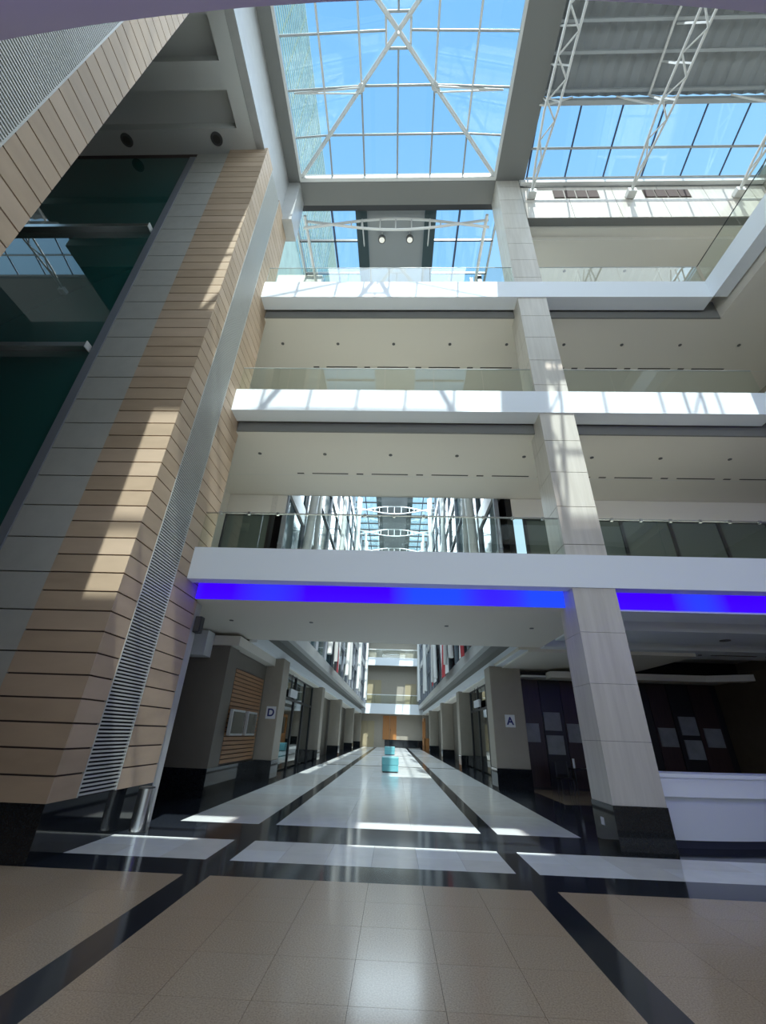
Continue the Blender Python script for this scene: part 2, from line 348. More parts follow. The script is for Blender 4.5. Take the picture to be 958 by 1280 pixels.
# ------------------------------------------------------------------ balconies (front, and mirrored behind the viewer)
def balcony(k, label, mirror=False):
    zb, zt, zc = LV[k]; Y = MIR if mirror else (lambda y: y)
    t = thing('balcony', (0, Y(YF), zb), label, 'balcony', kind=ST)
    def B(n, x0, x1, ya, yb, z0, z1, m): 
        a, b = sorted((Y(ya), Y(yb))); return box(n, x0, x1, a, b, z0, z1, m, t)
    xr = 14 if k == 1 else 9.84
    yb = YB if k == 1 else 12.8
    if mirror and k == 1:      # gently bowed edge
        xs = [-5.5+11*i/30 for i in range(31)]; fy = lambda x: min(.70, .565+.026*x*x)
        n_ = len(xs); vs = [(x, fy(x), z) for z in (zb, zt) for x in xs]+[(x, .35, z) for z in (zb, zt) for x in xs]; fs = []
        for i in range(n_-1): fs += [(i, i+1, n_+i+1, n_+i), (2*n_+i, 3*n_+i, 3*n_+i+1, 2*n_+i+1), (i, 2*n_+i, 2*n_+i+1, i+1), (n_+i, n_+i+1, 3*n_+i+1, 3*n_+i)]
        fs += [(0, n_, 3*n_, 2*n_), (n_-1, 3*n_-1, 4*n_-1, 2*n_-1)]
        mesh('fascia', vs, fs, WHITE, t)
    else: B('fascia', PX1, xr, YF-.03, YF+(.27 if k == 1 else .44), zb, zt, WHITE)
    B('floor_slab', -9, 14, YF+.27, yb, zt-.25, zt-.02, CEIL)
    XR = xr if k == 1 else 10.35
    B('cove_back_glow' if k == 1 else 'cove_back_shaded', PX1+.02, XR, YF+.52, YF+.57, zc, zt-.25, LEDW if k == 1 else BEAM)  # LED glow painted on the lowest cove back, slot shade on the upper ones
    ytr = yb
    if k > 1 or mirror:
        B('soffit', -6.1, 14, YF+.57, yb, zc, zc+.06, CEIL)
        B('soffit_edge', -6.1, 14, yb-.08, yb, zc, zt, CEIL)
        if k > 1:
            a, b = sorted((Y(-3.2), Y(YF))); c_, d_ = sorted((Y(-3.2), Y(YF+.52)))
            if not mirror:
                box('side_fascia', 9.84, 10.27, -3.2, YF-.031, zb, zt, WHITE, t); box('side_slab', 10.11, 14, -3.2, YF+.27, zt-.25, zt-.02, CEIL, t)
                box('side_cove', 10.35, 10.4, -3.2, YF+.52, zc, zt-.25, CEIL, t); box('side_soffit', 10.4, 14, -3.2, YF+.57, zc, zc+.06, CEIL, t)
        if mirror and k == 1: pass
        if not mirror:
            for i in range(9):
                x = -4.2+1.985*i
                if x < 13.8: tube('downlight', [(x, 10.27, zc-.015), (x, 10.27, zc+.01)], .055, DLIGHT, t, 10)
                x2 = -3.16+1.93*i
                if i < 8:
                    box('diffuser', x2-.11, x2+.11, 11.31, 11.37, zc-.006, zc+.01, SLOT, t); box('diffuser', x2+.38, x2+1.55, 11.31, 11.36, zc-.006, zc+.01, SLOT, t)
            box('ceiling_joint', -6.1, 14, 11.44, 11.455, zc-.003, zc+.01, CEILD, t)
    if k == 1:
        if not mirror:
            box('soffit', -9, CX1, YF+.57, yb, zc, zc+.06, CEIL, t); box('soffit_edge', -9, CX1, yb-.08, yb, zc, zt, CEIL, t)
            for x in (-4.43, -2.26, 1.36, 3.6): tube('downlight', [(x, 11.25, zc-.015), (x, 11.25, zc+.01)], .055, DLIGHT, t, 10)
        n = 0; x = PX1+.05
        while x < 13.9:
            wd = 1.22; b = x+wd
            lt = (n in (2, 7, 11)) 
            B('led_strip', x, min(b, 14)-.02, YF+.275, YF+.29, zt-.42, zt-.30, LEDR if mirror and x > -1.6 else (LEDL if lt else LEDB)); x = b; n += 1
    return t
b1 = balcony(1, 'white first floor balcony edge with a glowing blue light cove beneath')
balcony(2, 'sunlit white balcony edge of the second floor, above the corridor opening')
balcony(3, 'sunlit white balcony edge of the top floor, just below the skylight')
for k in (1, 2, 3): balcony(k, {1: 'balcony edge overhead at the top of the view, its underside washed violet by its blue lights', 2: 'second floor balcony behind the viewer', 3: 'top floor balcony behind the viewer'}[k], True)
# ------------------------------------------------------------------ glass balustrades
def rail(label, x0, x1, k, steel, n):
    zt = LV[k][1]
    t = thing('glass_balustrade', ((x0+x1)/2, YF+.08, zt), label, 'balustrade', 'glass balustrades along the balconies')
    for i in range(n):
        a = x0+(x1-x0)*i/n+.006; b = x0+(x1-x0)*(i+1)/n-.006
        box('glass_pane', a, b, YF+.07, YF+.085, zt, zt+.93, RAILG, t)
    box('base_channel', x0, x1, YF+.05, YF+.105, zt-.01, zt+.035, DARK, t)
    if steel:
        hr = box('handrail', x0, x1, YF+.06, YF+.095, zt+.93, zt+.955, CHROME, t)
        for i in range(n*2): 
            x = x0+(x1-x0)*(i+.5)/(n*2); box('clamp', x-.03, x+.03, YF+.05, YF+.105, zt+.90, zt+.97, CHROME, hr)
    else: box('handrail', x0, x1, YF+.066, YF+.089, zt+.93, zt+.94, GREYST, t)
    return t
rail('glass balustrade with steel clamps on the first floor balcony above the blue cove', PX1, CX0, 1, True, 6)
rail('first floor glass balustrade right of the stone column, dark offices behind', CX1, 14, 1, True, 7)
rail('glass balustrade on the second floor balcony between tiled pier and stone column', PX1, CX0, 2, False, 6)
rail('second floor glass balustrade right of the stone column', CX1, 9.9, 2, False, 4)
rail('top floor glass balustrade under the skylight, left of the stone column', PX1, CX0, 3, False, 6)
r3 = rail('top floor glass balustrade that turns the corner at upper right', CX1, 9.9, 3, False, 4)
for i in range(5):
    y = YF-1.6*i; box('glass_pane', 9.925, 9.94, y-1.59, y, 14.87, 15.8, RAILG, r3)
box('handrail', 9.92, 9.945, YF-8, YF+.08, 15.8, 15.815, DARK, r3); box('base_channel', 9.905, 9.96, YF-8, YF+.05, 14.86, 14.905, DARK, r3)
# ------------------------------------------------------------------ upper walls around the front balconies
wf = tag(boxes('wall_front_upper', [(-6.2, -6.0, 9.3, 12.8, 5.2, 18.8), (-6.2, -3.95, 12.8, 12.95, 8.3, 9.06), (3.95, 14, 12.8, 12.95, 8.3, 9.06),
        (-6.2, 14, 12.8, 12.95, 10.0, 14.8), (-6.2, -3.95, 12.8, 12.95, 14.8, 21.8), (3.95, 14, 12.8, 12.95, 14.8, 18.7)], CEIL), 'beige wall behind the upper balconies', 'wall', kind=ST)
def offices(x0, x1, n, label, name):
    t = thing(name, ((x0+x1)/2, 12.85, 5.2), label, 'window', kind=ST)
    for i in range(n):
        a = x0+(x1-x0)*i/n; b = x0+(x1-x0)*(i+1)/n
        box('pane', a+.05, b-.05, 12.86, 12.88, 5.22, 6.15, OFFICE, t); box('pane', a+.05, b-.05, 12.86, 12.88, 6.22, 8.22, OFFICE, t)
        box('mullion', a-.05, a+.05, 12.8, 12.9, 5.2, 8.3, DARK, t)
    box('transom', x0, x1, 12.81, 12.9, 6.15, 6.22, DARK, t); box('head', x0, x1, 12.81, 12.9, 8.22, 8.3, DARK, t); box('mullion', x1-.05, x1+.05, 12.8, 12.9, 5.2, 8.3, DARK, t)
offices(-6, -4.3, 1, 'dark framed office glazing at the left end of the first floor gallery', 'window_2')
offices(4.35, 14, 6, 'row of dark framed office windows behind the first floor balcony on the right', 'window_3')
# ------------------------------------------------------------------ right bay: roof edge wall, roof glass, corrugated roof, trusses
wr = tag(box('wall_right_upper', 4.7, 14, YF+.03, YF+.3, 18.71, 21.3, BEAM), 'pale panelled wall with bronze grilles under the right roof glazing', 'wall', kind=ST)
for i in range(6):
    x = 4.66+1.75*i
    for a, b in ((18.73, 19.78), (19.80, 20.86)): box('wall_panel', x+.008, min(x+1.742, 14), YF, YF+.03, a, b, STONE, wr)
for x in (5.85, 9.3):
    g_ = box('grille', x, x+1.75, YF-.012, YF+.0, 20.06, 20.62, GRILLE, wr)
    for i in range(4): box('grille_bar', x+.02+i*.437, x+.40+i*.437, YF-.03, YF-.012, 20.09, 20.59, JOINT, wr)
box('gutter', 4.66, 14, YF-.16, YF-.02, 20.95, 21.1, STEELW, wr); box('gutter', 4.66, 14, YF-.06, YF+.0, 21.2, 21.35, STEELW, wr)
box('top_ceiling', 4.65, 14, YF+.3, 12.9, 18.60, 18.71, CEIL, wr); box('top_lip', 4.65, 14, YF+.62, 12.9, 18.4, 18.6, CEIL, wr)
for x in (6.6, 9.0): tube('downlight', [(x, 10.5, 18.385), (x, 10.5, 18.41)], .06, DLIGHT, wr, 10)
def bayroof(x0, x1, name, label, lab2, trx, full):
    cl = thing(name, ((x0+x1)/2, 4.65, 21.5), label, 'roof', kind=ST)
    # corrugated sheet, ribs along Y, ridge at centre
    n = int((x1-x0)/.24); vs, fs = [], []
    for i in range(n+1):
        x = x0+i*.24; dz = (0, .10)[i % 2]
        for y, z in ((6.45, 22.25), (4.65, 22.7), (2.85, 22.25)): vs.append((x, y, z+dz))
    for i in range(n):
        for j in (0, 1): fs.append((i*3+j, (i+1)*3+j, (i+1)*3+j+1, i*3+j+1))
    mesh('corrugated_sheet', vs, fs, CORR, cl); box('roof_cover', x0, x1, 2.85, 6.45, 22.8, 22.9, CORR, cl)
    for y, z in ((6.25, 22.15), (5.35, 22.38), (4.65, 22.52), (3.9, 22.38), (3.1, 22.15)): box('purlin', x0, x1, y-.04, y+.04, z-.06, z+.06, GREYST, cl)
    for y in (6.5, 2.8): box('edge_beam', x0, x1, y-.07, y+.07, 21.88, 22.1, GREYST, cl)
    wn = thing('roof_glazing', ((x0+x1)/2, 8.6, 21.4), lab2, 'skylight', kind=ST)
    for s in (0, 1):
        Y = (lambda y: y) if s == 0 else MIR
        pl = lambda x, u: Vector((x, Y(8.62-u*2.1), 21.42+.62*u))
        nx = max(1, int((x1-x0)/1.32)); 
        for i in range(nx+1):
            x = x0+.05+(x1-x0-.1)*i/nx
            tube('mullion', [pl(x, 0), pl(x, 1)], .035, BLUEM, wn, 6)
            if i < nx:
                xb = x0+.05+(x1-x0-.1)*(i+1)/nx
                for u0, u1 in ((0, .42), (.42, 1)): prism('pane', [pl(x, u0)+Vector((0, 0, .06)), pl(xb, u0)+Vector((0, 0, .06)), pl(xb, u1)+Vector((0, 0, .06)), pl(x, u1)+Vector((0, 0, .06))], .012, SKYG, wn)
        for u in (0.01, .42): tube('transom', [pl(x0, u), pl(x1, u)], .045, GREYST, wn, 6)
    for x, lab in trx:
        t = thing('roof_truss', (x, 4.65, 20.2), lab, 'truss', 'roof trusses of the side bays')
        for sg in (-1, 1): tube('chord', [(x, 8.52, 20.12), (x+sg*.10, 7.6, 20.26), (x+sg*.225, 6.2, 20.3), (x+sg*.225, 3.1, 20.3), (x+sg*.10, 1.7, 20.26), (x, .78, 20.12)], .042, STEELW, t, 8)
        tube('top_chord', [(x, 6.35, 21.95), (x, 4.65, 22.25), (x, 2.95, 21.95)], .045, STEELW, t, 8)
        hw = lambda y: .225 if 3.1 <= y <= 6.2 else max(.02, .225-.12*((y-6.2) if y > 4.65 else (3.1-y)))
        for i in range(13):
            y = 8.0-i*.52; a_, b_ = (1, -1) if i % 2 else (-1, 1); yb_ = y-.52
            tube('brace', [(x+a_*hw(y), y, 20.28), (x+b_*hw(yb_), yb_, 20.28)], .028, STEELW, t, 6)
        for i in range(5):
            y = 6.35-i*.85
            for sg in (-1, 1): tube('strut', [(x, y, 21.98), (x+sg*.225, y-.4 if i < 4 else y+.3, 20.3)], .025, STEELW, t, 6)
        for sg in (0, 1): box('foot', x-.15, x+.15, .64 if sg else 8.40, .92 if sg else 8.66, 19.98, 20.2, STEELW, t)
        for y in (6.4, 2.9): tube('knee_brace', [(x, y, 21.4), (x-1.1, y, 22.05)], .035, STEELW, t, 6); tube('knee_brace', [(x, y, 21.4), (x+1.1, y, 22.05)], .035, STEELW, t, 6)
bayroof(4.9, 14, 'ceiling_right', 'grey corrugated metal roof over the right bay', 'band of sloping blue roof glass over the right bay',
        ((4.95, 'white tubular roof truss tight beside the grey skylight beam'), (8.7, 'white tubular roof truss crossing the middle of the right bay'), (12.7, 'white tubular roof truss at the far right behind the glass corner')), True)
bayroof(-32, -13.6, 'ceiling_far_left', 'corrugated roof of the left bay, seen mirrored in the teal glass', 'roof glass of the left bay, mirrored in the teal glass', ((-16.4, 'roof truss of the left bay, mirrored in the teal glass'),), True)
tag(box('wall_right', 14, 14.2, -16, 20, 0, 21.5, PLAST), 'side wall closing the right bay', 'wall', kind=ST)
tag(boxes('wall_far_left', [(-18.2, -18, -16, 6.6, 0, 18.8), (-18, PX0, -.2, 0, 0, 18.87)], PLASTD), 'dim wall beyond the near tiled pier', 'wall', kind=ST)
# roof behind
tag(boxes('ceiling_rear', [(-16, -4.75, -16, -.75, 21.44, 21.6), (4.15, 14, -16, -.75, 21.44, 21.6), (-13.8, -4.96, -.75, 2.69, 18.87, 19.3), (4.75, 14, -.75, .6, 21.3, 21.5), (-34, -13.8, -16, .62, 21.3, 21.5)], BEAM), 'roof slab behind the viewer', 'ceiling', kind=ST)
rr = thing('rear_roof_glass', (-.28, -6, 21.7), 'glass roof behind the viewer, mirrored in the balustrades', 'skylight', kind=ST)
box('solid_strip', -1.55, .98, -16, -.75, 21.7, 21.85, CEILD, rr)
for i in range(11):
    y = -.75-1.5*i
    for a, b in ((-4.72, -1.6), (1.03, 4.12)):
        box('transom', a, b, y-.03, y+.03, 21.66, 21.8, DARK, rr)
        if i < 10: box('pane', a, b, y-1.47, y-.03, 21.8, 21.812, SKYG, rr)
# ------------------------------------------------------------------ corridor behind: roof
XL, XRr = -3.95, 3.45
cr_ = thing('corridor_roof', (-.28, 40, 21.8), 'long glass roof over the corridor with a solid strip down its middle', 'roof', kind=ST)
box('solid_strip', -1.55, .98, 9.6, 66, 21.75, 21.9, CORR, cr_)
for a, b in ((-2.05, -1.55), (.98, 1.48)): box('strip_edge', a, b, 9.6, 66, 21.66, 21.74, EDGE, cr_)
for x in (-4.75, -3.1, -1.75, 1.2, 2.5, 4.15): box('mullion', x-.04, x+.04, 9.6, 66, 21.72, 21.86, BLUEM if x in (-3.1, 2.5) else GREYST, cr_)
for x in (-4.2, 3.6): tube('side_tube', [(x, 9.8, 21.2), (x, 66, 21.2)], .07, STEELW, cr_, 8)
ys = [9.6+1.55*i for i in range(37)]
for y in ys:
    box('transom', -4.75, -1.6, y-.03, y+.03, 21.7, 21.84, DARK, cr_); box('transom', 1.03, 4.15, y-.03, y+.03, 21.7, 21.84, DARK, cr_)
for ya, yb in zip(ys, ys[1:]):
    for a, b in ((-4.72, -3.14), (-3.06, -1.6), (1.04, 2.46), (2.54, 4.12)): box('pane', a, b, ya+.03, yb-.03, 21.86, 21.872, SKYG, cr_)
box('head_beam', -4.9, 4.3, 9.53, 9.78, 21.52, 21.9, DARK, cr_)
for i in range(11):
    y = 10.05+5.2*i
    t = thing('lens_truss', (-.28, y, 21), 'slender white lens truss across the corridor roof, %s back from the skylight' % ('second', 'third', 'fourth', 'fifth', 'sixth', 'seventh', 'eighth', 'ninth', 'tenth', 'farthest')[i-1] if i else 'nearest white lens shaped truss, seen just under the skylight beam', 'truss', 'lens trusses of the corridor roof')
    N = 16; xs = [-4.25+7.95*j/N for j in range(N+1)]
    ca = lambda x: math.cos((x+.28)/3.97*math.pi*.72)
    tube('chord', [(x, y, 21.0+.42*ca(x)) for x in xs], .06, STEELW, t, 6); tube('chord', [(x, y, 21.0-.42*ca(x)) for x in xs], .06, STEELW, t, 6)
    for x in (-2.2, -1.75, -.95, -.28, .4, 1.2, 1.65): tube('web_post', [(x, y, 21.0-.42*ca(x)), (x, y, 21.0+.42*ca(x))], .03, STEELW, t, 6)
    for x in (-1.75, 1.2): tube('hanger', [(x, y, 21.4), (x, y+1.6, 21.75)], .03, STEELW, t, 6)
for x in (-.9, .35):
    for y in (10.8,):
        t = thing('pendant_lamp', (x, y, 21.4), 'small pale lamp under the solid strip of the corridor roof, the %s of the two' % ('left' if x < 0 else 'right'), 'lamp', 'lamps under the corridor roof strip')
        cyl('stem', x, y, 21.3, 21.75, .02, STEELW, t, 8); cyl('shade', x, y, 21.18, 21.3, .17, DLIGHT, t, 16); cyl('lens', x, y, 21.16, 21.185, .12, LAMPE, t, 16)
# ------------------------------------------------------------------ corridor side walls
def side(sgn, xf, xw, name, label):
    """xf: void edge plane, xw: aisle face"""
    t = thing(name, (xf, 40, 0), label, 'wall', kind=ST); o = 1 if sgn > 0 else -1
    def B(n, xa, xb, *r): a, b = sorted((xa, xb)); return box(n, a, b, *r, t)
    B('edge_fascia', xf, xf+o*.25, YB, 66, 4.72, 5.22, STRIP)
    B('overhang', xf+o*.25, xf+o*6, YB, 66, 4.72, 5.2, BEAM)
    B('aisle_band', xf+o*.55, xf+o*.8, YB, 66, 4.1, 4.42, WHITE); B('band_back', xf+o*.62, xf+o*.8, YB, 66, 4.42, 4.75, BEAM)
    B('aisle_soffit', xf+o*.8, xf+o*6, YB, 66, 4.05, 4.15, CEIL)
    for z0, z1 in ((9.3, 10.0), (14.1, 14.85), (18.9, 19.6)): B('floor_band', xf-o*.02, xf+o*.3, YB-1.1, 66, z0, z1, STRIP)
    B('upper_wall', xf+o*.3, xf+o*.5, YB-1.1, 66, 5.22, 21.8, EBONY)
    for i in range(18):
        y = 13.0+2.96*i
        B('mullion', xf-o*.05, xf+o*.1, y-.06, y+.06, 5.22, 21.8, FRAME)
        for z0, z1 in ((5.24, 9.28), (10.02, 14.08), (14.87, 18.88), (19.6, 21.7)): B('pane', xf+o*.06, xf+o*.09, y+.07, y+2.88, z0, z1, CURT)
    for z in (7.2, 12, 17): B('transom', xf-o*.03, xf+o*.1, YB-1, 66, z-.03, z+.03, FRAME)
    return t
side(-1, XL, -4.5, 'wall_left_corridor', 'left side of the corridor, glazed upper floors over a concrete edge')
side(1, XRr, 4.0, 'wall_right_corridor', 'right side of the corridor, glazed upper floors over a concrete edge')
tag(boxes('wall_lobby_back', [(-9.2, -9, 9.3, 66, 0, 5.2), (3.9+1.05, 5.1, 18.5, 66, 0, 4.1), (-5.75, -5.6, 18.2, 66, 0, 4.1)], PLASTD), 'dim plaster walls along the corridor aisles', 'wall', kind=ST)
# inclined struts
for sgn, xs_ in ((-1, -3.42), (1, 2.92)):
    for j, y in enumerate((15.5, 24, 33, 43, 54)):
        t = thing('raking_strut', (xs_, y, 5.2), ('left' if sgn < 0 else 'right')+' wall of the corridor: pair of white raking columns, number %s back from the hall' % ('one', 'two', 'three', 'four', 'five')[j], 'column', 'white raking columns of the corridor')
        tube('shaft', [(xs_, y-1.3, 5.22), (xs_, y, 13.5), (xs_, y-1.2, 21.2)], .17 if j == 0 else .14, STEELW, t, 10)
        tube('shaft', [(xs_, y+1.3, 5.22), (xs_, y, 13.5), (xs_, y+1.2, 21.2)], .12, STEELW, t, 10)
# flags
ordn = ['nearest', 'second', 'third', 'fourth']
def flag(x, y, z0, z1, wd, cols, label):
    t = thing('flag_banner', (x, y, z1), label, 'flag', 'flag banners in the corridor')
    n = len(cols)
    for i, c in enumerate(cols):
        vs, fs = [], []; M_ = 8
        ya = y+wd*i/n; yb = y+wd*(i+1)/n
        for k in range(M_+1):
            zz = z0+(z1-z0)*k/M_
            for yy in (ya, yb): vs.append((x+.06*math.sin(yy*3+zz*.8), yy, zz))
        for k in range(M_): fs.append((2*k, 2*k+1, 2*k+3, 2*k+2))
        o = mesh('cloth', vs, fs, c, t); md = o.modifiers.new('s', 'SOLIDIFY'); md.thickness = .01
    sg = .1 if x > 0 else -.1
    tube('pole', [(x+sg, y-.1, z1), (x+sg, y+wd+.1, z1)], .03, STEELW, t, 6)
    for yy in (y, y+wd): tube('bracket', [(x+sg, yy, z1), (x+sg*2.1, yy, z1)], .02, STEELW, t, 6)
flag(3.2, 20.4, 4.95, 9.0, 1.6, [RED, FWHITE, RED], 'red and white flag banner hanging nearest on the right corridor wall')
flag(3.2, 25.6, 5.0, 9.0, 5.0, [FBLK, FWHITE, RED, RED, FWHITE], 'black, white and red flag banner hanging second on the right corridor wall')
flag(3.2, 33.0, 5.3, 9.5, 5.6, [FBLK, FWHITE, FBLK, RED], 'black, white and red flag banner hanging farthest on the right corridor wall')
flag(-3.7, 27.2, 5.0, 9.5, 2.4, [FBLK, RED, FWHITE], 'red, black and white flag banner hanging on the left corridor wall')
# ------------------------------------------------------------------ corridor pillars
def pillar(x0, x1, y, label):
    t = thing('corridor_pillar', ((x0+x1)/2, y, 0), label, 'pillar', 'cream pillars along the corridor', kind=ST)
    box('shaft', x0, x1, y, y+1.0, .64, 4.12, PLAST, t, .02); box('plinth', x0-.01, x1+.01, y-.01, y+1.01, 0, .64, BLACK, t)
    return t
PL = pillar(-5.75, -4.35, 17.25, 'cream pillar with black base bearing the D sign, beside the two screens')
PA = pillar(3.74, 4.95, 17.6, 'cream pillar with black base bearing the A sign, beside the dark lobby')
for s, x0, x1 in (('left', -5.4, -4.5), ('right', 4.0, 4.95)):
    for j, y in enumerate((28.4, 38.9, 52, 64)):
        pillar(x0, x1, y, 'cream pillar on the %s of the corridor, %s beyond the lettered one' % (s, ('first', 'second', 'third', 'last')[j]))
def sign(x, y, z, ch, label):
    t = thing('letter_sign', (x, y-.02, z), label, 'sign')
    box('plate', x-.18, x+.18, y-.03, y-.005, z-.21, z+.21, SIGNW, t)
    return t
sa = sign(4.36, 17.59, 2.18, 'A', 'white square sign with a blue letter A on the right pillar')
text('letter', 'A', .36, SIGNB, (4.36, 17.555, 2.17), (math.pi/2, 0, 0), sa)
sd = sign(-4.60, 17.24, 2.18, 'D', 'white square sign with a blue letter D on the left pillar')
text('letter', 'D', .36, SIGNB, (-4.60, 17.205, 2.17), (math.pi/2, 0, 0), sd)
# door bays
def bay(x, o, y0, y1, label, name):
    t = thing(name, (x, (y0+y1)/2, 0), label, 'door', kind=ST)
    n = 4
    for i in range(n+1):
        y = y0+(y1-y0)*i/n; box('post', x-.06, x+.06, y-.07, y+.07, 0, 4.05, DARK, t)
        if i < n:
            yb = y0+(y1-y0)*(i+1)/n; box('pane', x-.01, x+.01, y+.07, yb-.07, .05, 2.9, DOORG, t); box('pane', x-.01, x+.01, y+.07, yb-.07, 3.0, 4.0, DOORG, t)
    box('transom', x-.06, x+.06, y0, y1, 2.9, 3.0, DARK, t); box('head', x-.06, x+.06, y0, y1, 4.0, 4.05, DARK, t)
bay(4.75, 1, 18.65, 28.3, 'dark framed glass doors right of the corridor, past the A pillar', 'door_1')
bay(-5.15, -1, 18.3, 28.3, 'dark framed glass doors left of the corridor, past the D pillar', 'door_2')
for x, y, lab in ((4.55, 24.6, 'right'), (-5.0, 21.8, 'left')):
    t = thing('hanging_sign', (x, y, 3.4), 'pale lightbox sign hung before the glass doors on the %s' % lab, 'sign')
    box('lightbox', x-.05, x+.05, y-.2, y+1.4, 3.05, 3.4, SIGNW, t); cyl('hanger', x, y+.1, 3.4, 4.05, .015, DARK, t, 6); cyl('hanger', x, y+1.1, 3.4, 4.05, .015, DARK, t, 6)
# ------------------------------------------------------------------ far end of corridor
fe = tag(box('wall_far', -9, 9, 66, 66.3, 0, 22, PLAST), 'cream end wall of the corridor with doors and white balcony edges', 'wall', kind=ST)
box('black_base', -1.2, 4.6, 65.93, 66, 0, .95, BLACK, fe)
for z0, z1 in ((4.1, 5.4), (10.5, 11.6), (15.2, 16.2)):
    box('balcony_edge', -4.6, 4.3, 64.6, 64.9, z0, z1, WHITE, fe); box('balcony_floor', -4.6, 4.3, 64.9, 66, z0+.3, z0+.6, CEIL, fe)
    box('rail_glass', -4.6, 4.3, 64.7, 64.72, z1, z1+1.1, RAILG, fe); box('handrail', -4.6, 4.3, 64.68, 64.74, z1+1.1, z1+1.2, STEELW, fe)
for name, x0, x1, z0, z1, m, lab in (('door_3', -4.7, -2.7, 0, 3.2, DOORM, 'tan double door at the far end of the corridor, left'), ('door_4', -1.5, .4, .95, 3.9, ORANGE, 'orange wood panel at the far end of the corridor'),
        ('door_5', -3.9, -1.9, 5.4, 8.6, DOORM, 'brown door on the far first floor gallery, left'), ('door_6', 1.6, 3.2, 5.4, 8.2, DOORM, 'brown door on the far first floor gallery, right')):
    t = thing(name, ((x0+x1)/2, 65.9, z0), lab, 'door', kind=ST)
    box('leaf', x0, (x0+x1)/2-.02, 65.9, 66, z0, z1, m, t); box('leaf', (x0+x1)/2+.02, x1, 65.9, 66, z0, z1, m, t)
    cyl('handle', (x0+x1)/2+.15, 65.86, z0+1.0, z0+1.3, .03, CHROME, t, 8)
t = thing('wood_kiosk', (4.2, 58, 0), 'orange wooden kiosk standing at the far right of the corridor', 'kiosk')
box('post', 3.75, 3.95, 58, 58.3, 0, 3.4, ORANGE, t); box('post', 3.75, 3.95, 61, 61.3, 0, 3.4, ORANGE, t); box('counter', 3.75, 4.4, 58, 61.3, 0, 1.3, ORANGE, t); box('header', 3.75, 3.95, 58, 61.3, 3.2, 3.5, ORANGE, t)
# ------------------------------------------------------------------ left aisle: wall, slatted panel, screens
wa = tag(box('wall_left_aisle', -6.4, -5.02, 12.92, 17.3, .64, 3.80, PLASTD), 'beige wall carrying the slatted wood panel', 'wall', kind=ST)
box('return_wall', -9, -6.4, 12.92, 13.1, .64, 4.1, PLASTD, wa)
box('corner_pilaster', -6.2, -4.94, 12.9, 13.7, .64, 3.8, PLASTD, wa); box('black_base', -9, -4.93, 12.89, 17.3, 0, .64, BLACK, wa)
box('bulkhead', -6.1, -5.5, 12.4, 12.9, 3.45, 4.15, WHITE, wa)
box('aisle_ceiling', -9, -4.7, 12.9, 17.4, 3.82, 4.1, CEIL, wa)
wp = thing('slatted_panel', (-5.0, 15.2, .7), 'panel of horizontal brown wood slats behind the two wall screens', 'wall panel')
box('backing', -5.02, -4.99, 13.75, 16.9, .68, 3.3, JOINT, wp)
for i in range(22): box('slat', -4.99, -4.95, 13.76, 16.89, .70+i*.118, .70+i*.118+.09, WOOD, wp)
for y0, y1, lab in ((13.62, 14.78, 'grey wall screen on the slatted wood, nearer the hall'), (15.12, 16.1, 'grey wall screen on the slatted wood, next to the D pillar')):
    t = thing('wall_screen', (-4.8, (y0+y1)/2, 1.75), lab, 'screen')
    box('mount', -4.95, -4.86, y0+.3, y1-.3, 1.55, 1.95, DARK, t); c_ = box('casing', -4.86, -4.76, y0, y1, 1.42, 2.12, STRIP, t, .01); box('glass', -4.76, -4.75, y0+.06, y1-.06, 1.48, 2.06, SCREEN, c_)
# steel bollards
t = thing('steel_bin', (-4.32, 8.72, 0), 'brushed steel cylinder standing at the foot of the louvred pier', 'bin')
cyl('body', -4.33, 8.72, 0.02, .63, .135, CHROME, t, 32); cyl('foot_ring', -4.33, 8.72, 0, .02, .14, DARK, t, 32); cyl('lid', -4.33, 8.72, .63, .65, .125, DARK, t, 32)
# ottomans
for y, x, s, lab in ((23.1, -.13, .80, 'turquoise cube ottoman on the corridor floor, the nearer one'), (42, -.3, .9, 'turquoise cube ottoman farther down the corridor')):
    t = thing('ottoman', (x, y, 0), lab, 'ottoman', 'turquoise ottomans in the corridor')
    box('seat', x-s/2, x+s/2, y, y+s, .30, .64, TURQ, t, .03); box('body', x-s/2+.01, x+s/2-.01, y+.01, y+s-.01, .05, .30, TURQ, t, .02); box('base', x-s/2+.05, x+s/2-.05, y+.05, y+s-.05, 0, .05, DARK, t)
# ------------------------------------------------------------------ right lobby
lc = thing('ceiling_lobby', (9, 13, 4.15), 'stepped white ceiling of the dark lobby right of the column', 'ceiling', kind=ST)
for ya, yb, z in ((9.25, 10.1, 4.15), (11.05, 12.55, 4.15), (13.5, 14.9, 4.15)): box('soffit', CX1, 14, ya, yb, z, z+.5, WHITE, lc)
box('recess', CX1, 14, 9.25, 18.4, 4.6, 4.66, CEILD, lc)
box('rim', 5.9, 11.6, 16.9, 17.5, 3.68, 3.9, CEIL, lc); 
r_ = box('rim', 11.4, 14.2, 16.9, 17.4, 3.78, 4.0, CEIL, lc); r_.location = (12.85-9, 16.52-13, 3.79-4.15); r_.rotation_euler = (0, 0, -.5)
box('back_soffit', 4.95, 14, 17.4, 18.4, 3.74, 3.8, CEILD, lc)
box('aisle_soffit', 3.95, CX1+.3, 13.9, 17.6, 4.12, 4.2, CEIL, lc)
for x in (6.6, 8.7, 10.8):
    box('diffuser', x-.7, x+.7, 14.1, 14.18, 4.14, 4.155, SLOT, lc); tube('downlight', [(x+1.05, 14.15, 4.13), (x+1.05, 14.15, 4.16)], .06, DLIGHT, lc, 10)
